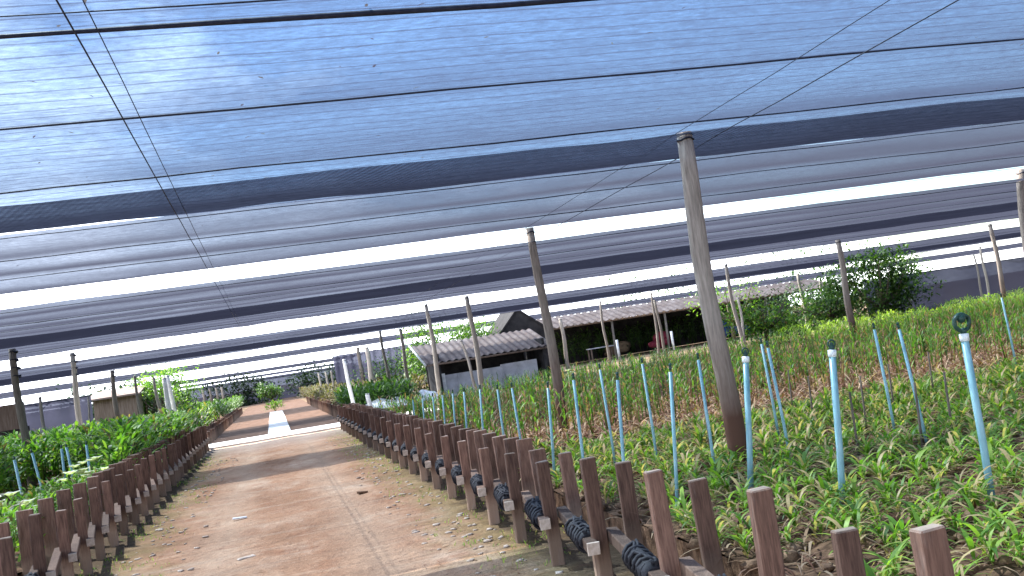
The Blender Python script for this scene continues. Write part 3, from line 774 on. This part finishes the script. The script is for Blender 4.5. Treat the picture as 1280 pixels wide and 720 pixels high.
for x in (7.6, 8.55, 9.55): 
    b = MB(); b.box((x, 42.2, .47), (.05, .06, .9)); T(b).build('batten', M['wallwhite'], hut)
b = MB(); b.tube([(hx0-.05, 41.6, 1.45), (hx0-.12, 45.2, 2.42)], .05, 6); T(b).build('verge_board', M['white'], hut)
b = MB(); b.tube([(hx0, 41.75, 1.42), (hx1, 41.75, 1.42)], .045, 6); T(b).build('eave_beam', M['board'], hut)

# gable house behind
gb = empty('gable_house', (12.35, 50.3, 0), 'dark steep gabled roof rising behind the hut', 'house')
b = MB(); ax, az = 14.9, 3.58
for (p, q) in (((ax-1.4, 2.1), (ax, az)), ((ax, az), (ax+1.65, 2.2))):
    for y0_, y1_ in ((59, 62.8),):
        b.v += [(p[0]-14.9, y0_-60, p[1]), (q[0]-14.9, y0_-60, q[1]), (q[0]-14.9, y1_-60, q[1]), (p[0]-14.9, y1_-60, p[1]),
                (p[0]-14.9, y0_-60, p[1]-.1), (q[0]-14.9, y0_-60, q[1]-.1), (q[0]-14.9, y1_-60, q[1]-.1), (p[0]-14.9, y1_-60, p[1]-.1)]
        n = len(b.v)-8
        for f in ((0, 1, 2, 3), (4, 7, 6, 5), (0, 4, 5, 1), (2, 6, 7, 3)): b.f.append(tuple(n+i for i in f)); b.sm.append(False)
b.build('roof', M['darkroof'], gb)
b = MB(); b.v = [(-1.3, -.9, 0), (1.55, -.9, 0), (1.55, -.9, 2.2), (0, -.9, 3.48), (-1.3, -.9, 2.1)]; b.f = [(0, 1, 2, 3, 4)]; b.sm = [False]
b.box((-1.25, .9, 1.0), (.1, 3.5, 2.0)); b.box((1.5, .9, 1.05), (.1, 3.5, 2.1)); b.build('wall', M['darkroof'], gb)

# long open shed
shed = empty('long_open_shed', (26, 60, 0), 'long open shed with a pale corrugated roof over a dark interior', 'shed')
o9 = Vector((-26, -60, 0))
T(corr(16.6, 36.0, 58.6, 2.42, 61.8, 3.16, .45, .04, .02)).build('roof', M['sheet'], shed)
T(corr(16.6, 36.0, 61.85, 3.12, 65.8, 2.5, .45, .04, .02)).build('rear_roof', M['sheet'], shed)
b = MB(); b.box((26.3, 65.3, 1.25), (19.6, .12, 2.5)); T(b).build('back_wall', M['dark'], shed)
b = MB(); b.tube([(16.6, 58.8, 2.36), (36, 58.8, 2.36)], .06, 6); T(b).build('eave_beam', M['board'], shed)
for x in (17.3, 20.5, 24, 27.5, 31, 35.2):
    b = MB(); b.tube([(x, 58.9, 0), (x+.05, 58.9, 2.35)], .075, 8); T(b).build('post', M['pole2'], shed)
# things kept in the shed
def pile(name, label, cat, c, sz, mat, n=6, seed=1, grp=None):
    random.seed(seed); b = MB()
    for i in range(n):
        s = Vector((sz[0]*random.uniform(.3, .6), sz[1]*random.uniform(.3, .6), sz[2]*random.uniform(.3, .6)))
        b.blob((random.uniform(-.35, .35)*sz[0], random.uniform(-.3, .3)*sz[1], s.z*.5+random.uniform(0, .35)*sz[2]), 1, 9, 6, .12, tuple(s*.55))
    return tag(b.build(name, M[mat], None, c), label, cat, grp)
pile('red_sacks', 'faded red sacks heaped in the shed shade', 'sacks', (24.0, 60.5, .2), (1.6, .8, 1.1), 'red', seed=3)
pile('blue_tarpaulin', 'dark blue tarpaulin bundle at the shed right side', 'tarpaulin', (28.8, 60.3, .15), (2.6, .9, 1.3), 'bluec', seed=4)
pile('grey_sacks', 'grey sacks heaped in the shed behind the left poles', 'sacks', (21.5, 61.5, .1), (1.8, .9, 1.0), 'ground', seed=5)
tb = empty('work_table', (19.9, 59.8, 0), 'grey topped work table at the left end of the shed', 'table')
b = MB(); b.box((0, 0, .82), (1.7, .8, .06)); b.build('table_top', M['wallwhite'], tb)
for sx_ in (-.75, .75):
    for sy_ in (-.32, .32): b = MB(); b.box((sx_, sy_, .395), (.07, .07, .79)); b.build('leg', M['board'], tb)
for i, (px, Y) in enumerate(((778, 57), (848, 57))):
    b = MB(); p = at_y(px, 470, Y); b.tube([(0, 0, 0), (0, 0, 1.15)], .08, 8)
    tag(b.build('white_stub_post', M['white'], None, (p.x, Y, 0)), ['short white stub post before the shed, left one', 'short white stub post before the shed, right one'][i], 'post', 'white stub posts before the shed')
# white plastic sheeting left of the hut
def sheeting(label, px0, px1, pyt, Y, seed):
    a = at_y(px0, pyt, Y); c = at_y(px1, pyt, Y); random.seed(seed); w = c.x-a.x; h = max(.35, a.z)
    b = grid(-w/2, w/2, -.7, .7, 26, 12, lambda x, y: max(.0, h*(1-(abs(y)/.72)**3)*(1-(abs(x)/(w/2+.02))**4)*(.8+.35*noise.noise(Vector((x*1.8, y*2.5, seed))))) + .02)
    return tag(b.build('plastic_sheet', M['plastic'], None, ((a.x+c.x)/2, Y, 0)), label, 'plastic sheet', 'white plastic sheets left of the hut')
sheeting('crumpled white plastic sheet heaped beside the hut left pillar', 517, 549, 487, 39, 1)
sheeting('low white plastic sheet between the white post and the heap', 444, 515, 503, 38, 2)

# left buildings
lb = empty('left_barn', (-16, 44, 0), 'grey sheet clad barn with a dark opening at the left edge', 'barn'); o9 = Vector((16, -44, 0))
b = MB(); b.box((-13.3, 44, 1.95), (7.4, .14, 1.0)); T(b).build('sheet_wall', M['board'], lb)
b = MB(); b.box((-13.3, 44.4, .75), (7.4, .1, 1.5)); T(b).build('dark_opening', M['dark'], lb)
for x in (-9.65, -13, -16.5): b = MB(); b.tube([(x, 43.85, 0), (x, 43.85, 2.5)], .08, 8); T(b).build('post', M['pole2'], lb)
b2 = empty('board_shack', (-7.2, 52, 0), 'brown board shack behind the left bushes', 'shack')
b = MB(); b.box((0, 0, 1.15), (1.9, 2.4, 2.3)); b.build('wall', M['board'], b2)
b = MB(); b.box((0, -.1, 2.38), (2.4, 3.0, .08), Matrix.Rotation(.12, 3, 'X')); b.build('roof', M['sheet'], b2)
# ------------------------------------------------------------------ trees
def tree(name, label, px, pyt, Y, w, h, mat='tree', n=2200, ls=(.14, .30), seed=1, low=.15, dz=0):
    p = at_y(px, pyt, Y); X = p.x; random.seed(seed)
    root = empty(name, (X, Y, 0), label, 'tree', 'trees behind the field')
    t = MB(); tips = []
    t.tube([(0, 0, 0), (.05, 0, h*.3), (-.04, .05, h*.55)], [.13, .10, .06], 8)
    for k in range(9):
        a = k*2.4; r = w*.38*random.uniform(.6, 1.1); e = (r*math.cos(a), r*math.sin(a), h*random.uniform(.5, .92)); tips.append(Vector(e))
        t.tube([(0, 0, h*.28), (e[0]*.5, e[1]*.5, h*.45), e], [.06, .04, .015], 5)
    t.build('trunk', M['bark'], root)
    b = MB(); cl_ = []
    for k in range(26):
        a = random.uniform(0, 6.28); r = w/2*math.sqrt(random.random())*.85; z = h*random.uniform(low+.08, .93)
        r *= math.sqrt(max(.1, 1-((z/h-.55)/.6)**2)); cl_.append((Vector((r*math.cos(a), r*math.sin(a), z)), random.uniform(.14, .24)*w))
    for i in range(n):
        c, cr = random.choice(cl_); d = Vector((random.gauss(0, 1), random.gauss(0, 1), random.gauss(0, .8))).normalized()*cr*random.uniform(.5, 1.05)
        q = c+d; q.z = max(.1, q.z)
        b.leaf(q, random.uniform(0, 6.28), random.uniform(*ls), random.uniform(.4, .6)*ls[0]*1.3, random.uniform(-.5, 1.0), random.uniform(.2, 1.3), 2)
    b.build('crown', M[mat], root); return root
tree('broadleaf_tree', 'green tree behind the left end of the hut roof', 555, 420, 50, 5.2, 3.1, 'tree', 2600, seed=21)
tree('broadleaf_tree', 'sunlit bright leaved tree top showing over the hut roof', 548, 395, 52.5, 5.2, 3.9, 'limetree', 3600, (.14, .28), seed=22, low=.3)
tree('broadleaf_tree', 'dark green tree between the hut and the gable house', 592, 410, 53.5, 3.2, 3.2, 'tree', 1800, seed=23)
tree('broadleaf_tree', 'low dark green tree left of the hut, behind thin poles', 490, 470, 56, 5.5, 2.2, 'tree', 2200, seed=24)
tree('round_bush', 'round green bushy tree just right of the thick near pole', 955, 400, 42, 4.2, 2.25, 'bush', 3600, (.12, .26), seed=25, low=.0)
tree('broadleaf_tree', 'tall dark tree rising through the gap right of the long shed', 1092, 330, 36.2, 4.0, 3.2, 'tree', 4600, seed=26)
tree('broadleaf_tree', 'dense low tree behind the short pole right of the long shed', 1035, 380, 44, 4.2, 2.3, 'tree', 3400, seed=27)
tree('broadleaf_tree', 'leafy tree with dark crown left of the pale thin right pole', 1120, 340, 49, 4.5, 3.9, 'tree', 2600, seed=28)
tree('broadleaf_tree', 'dark tree behind the shed interior, left part', 730, 420, 68, 8, 3.1, 'tree', 2600, seed=29)
tree('broadleaf_tree', 'tree top showing above the shed right part', 905, 350, 50.5, 4, 3.9, 'limetree', 500, seed=30, low=.4)
tree('broadleaf_tree', 'bright lime green tree right of the left white posts', 226, 490, 50, 1.9, 2.3, 'limetree', 2200, (.10, .22), seed=31, low=.1)
tree('broadleaf_tree', 'leafy tree crown touching the net above the left white posts', 198, 460, 53, 3.4, 3.3, 'limetree', 1600, (.12, .24), seed=32, low=.55)
tree('broadleaf_tree', 'distant pale round tree at the end of the road', 338, 488, 92, 2.6, 1.65, 'tree', 1500, (.15, .3), seed=33, low=.35)
tree('broadleaf_tree', 'dark tree filling the space off the long shed right end', 1008, 380, 54, 6.5, 2.5, 'darktree', 4200, (.16, .34), seed=71, low=.0)
mass('shed_greenery', 'dark green plants growing under and behind the long shed', 17, 34, 61.5, 64.5, .9, .9, 'tree', 1.7)
for i, (px, lbt) in enumerate(((296, 'distant dark tree just left of the road end'), (410, 'distant dark tree farther right of the road end'))):
    tree('broadleaf_tree', lbt, px, 485, 108, 8, 2.6, 'darktree', 2200, (.3, .6), seed=40+i, low=.0)
for i, (px, Y, w, h, lbt) in enumerate(((1040, 70, 12, 4.5, 'big tree beyond the nets behind the right poles'), (840, 78, 14, 4.0, 'big tree beyond the long shed'), (140, 62, 8, 2.6, 'tree behind the board shack at left'))):
    tree('broadleaf_tree', lbt, px, 400, Y, w, h, 'tree', 3000, (.25, .5), seed=50+i, low=.0)

tree('broadleaf_tree', 'dark leafy hollow between the pole and the left white posts', 180, 480, 55, 2.6, 2.9, 'tree', 2400, (.14, .28), seed=61, low=.0)
# plants blocking the middle of the narrow path near its end
b = bush_mesh(901, .55, 260, .65, (.15, .3), (.04, .07)); tag(b.build('weed_clump', M['sunny'], None, (0, 62, .05)), 'yellow-green weeds at the end of the narrow path', 'weeds', kind='stuff')

# ------------------------------------------------------------------ scraps on the road
def scrap(px, py, l, w, rz, mat, label):
    p = at_z(px, py, .03); b = MB(); b.box((0, 0, .012), (l, w, .022), None, .006)
    o = b.build('wood_scrap', M[mat], None, (p.x, p.y, .025), bevel=.003); o.rotation_euler = (0, .05, rz); tag(o, label, 'scrap', 'scraps lying on the road')
scrap(308, 698, .17, .05, .5, 'endgrain', 'pinkish wood scrap lying nearest on the road')
scrap(300, 648, .17, .06, .1, 'white', 'small white scrap lying farther up the road')
scrap(453, 616, .12, .10, .3, 'husk', 'small dark clod on the road by the right bench')
pb = MB(); random.seed(77)
for i in range(420):
    sd = random.choice((-1, 1)); x = sd*random.triangular(.9, 1.75, 1.7); y = random.uniform(4, 26)
    r = random.uniform(.008, .028); pb.blob((x, y, .03), r, 5, 4, .4, (1.5, 1, .5))
tag(pb.build('pebbles', M['endgrain']), 'pale pebbles and chips along the road edges', 'pebbles', kind='stuff')
lv = MB()
for i in range(420):
    sd = random.choice((-1, 1)); x = sd*random.triangular(.2, 1.8, 1.6); lv.leaf((x, random.uniform(3.5, 30), .035), random.uniform(0, 6.28), random.uniform(.03, .09), random.uniform(.008, .02), random.uniform(0, .4), .6, 2)
tag(lv.build('fallen_leaves', M['dry']), 'small dry fallen leaves scattered over the dirt road', 'fallen leaves', kind='stuff')
nl = MB()
for i in range(260):
    x = random.uniform(-3, 9); y = random.uniform(3.6, 13.5)
    nl.leaf((x, y, H+.035), random.uniform(0, 6.28), random.uniform(.02, .06), random.uniform(.008, .02), random.uniform(-.1, .2), .3, 2)
tag(nl.build('caught_leaves', M['dry']), 'small dry leaves caught on top of the near shade nets', 'caught leaves', kind='stuff')
gb_ = MB()
for i in range(2600):
    sd = random.choice((-1, 1)); x = sd*random.triangular(1.1, 2.3, 1.95); y = random.uniform(3, 27.4)
    if noise.noise(Vector((x*1.2, y*.7, 4))) < -.05: continue
    for k in range(3): gb_.leaf((x+random.uniform(-.02, .02), y+random.uniform(-.02, .02), .02), random.uniform(0, 6.28), random.uniform(.02, .07), .006, random.uniform(.6, 1.5), .8, 2)
tag(gb_.build('weeds_on_road_edge', M['young']), 'tiny green weeds at the road edges', 'weeds', kind='stuff')

S.render.engine = 'CYCLES'
S.cycles.transparent_max_bounces = 16; S.cycles.max_bounces = 6
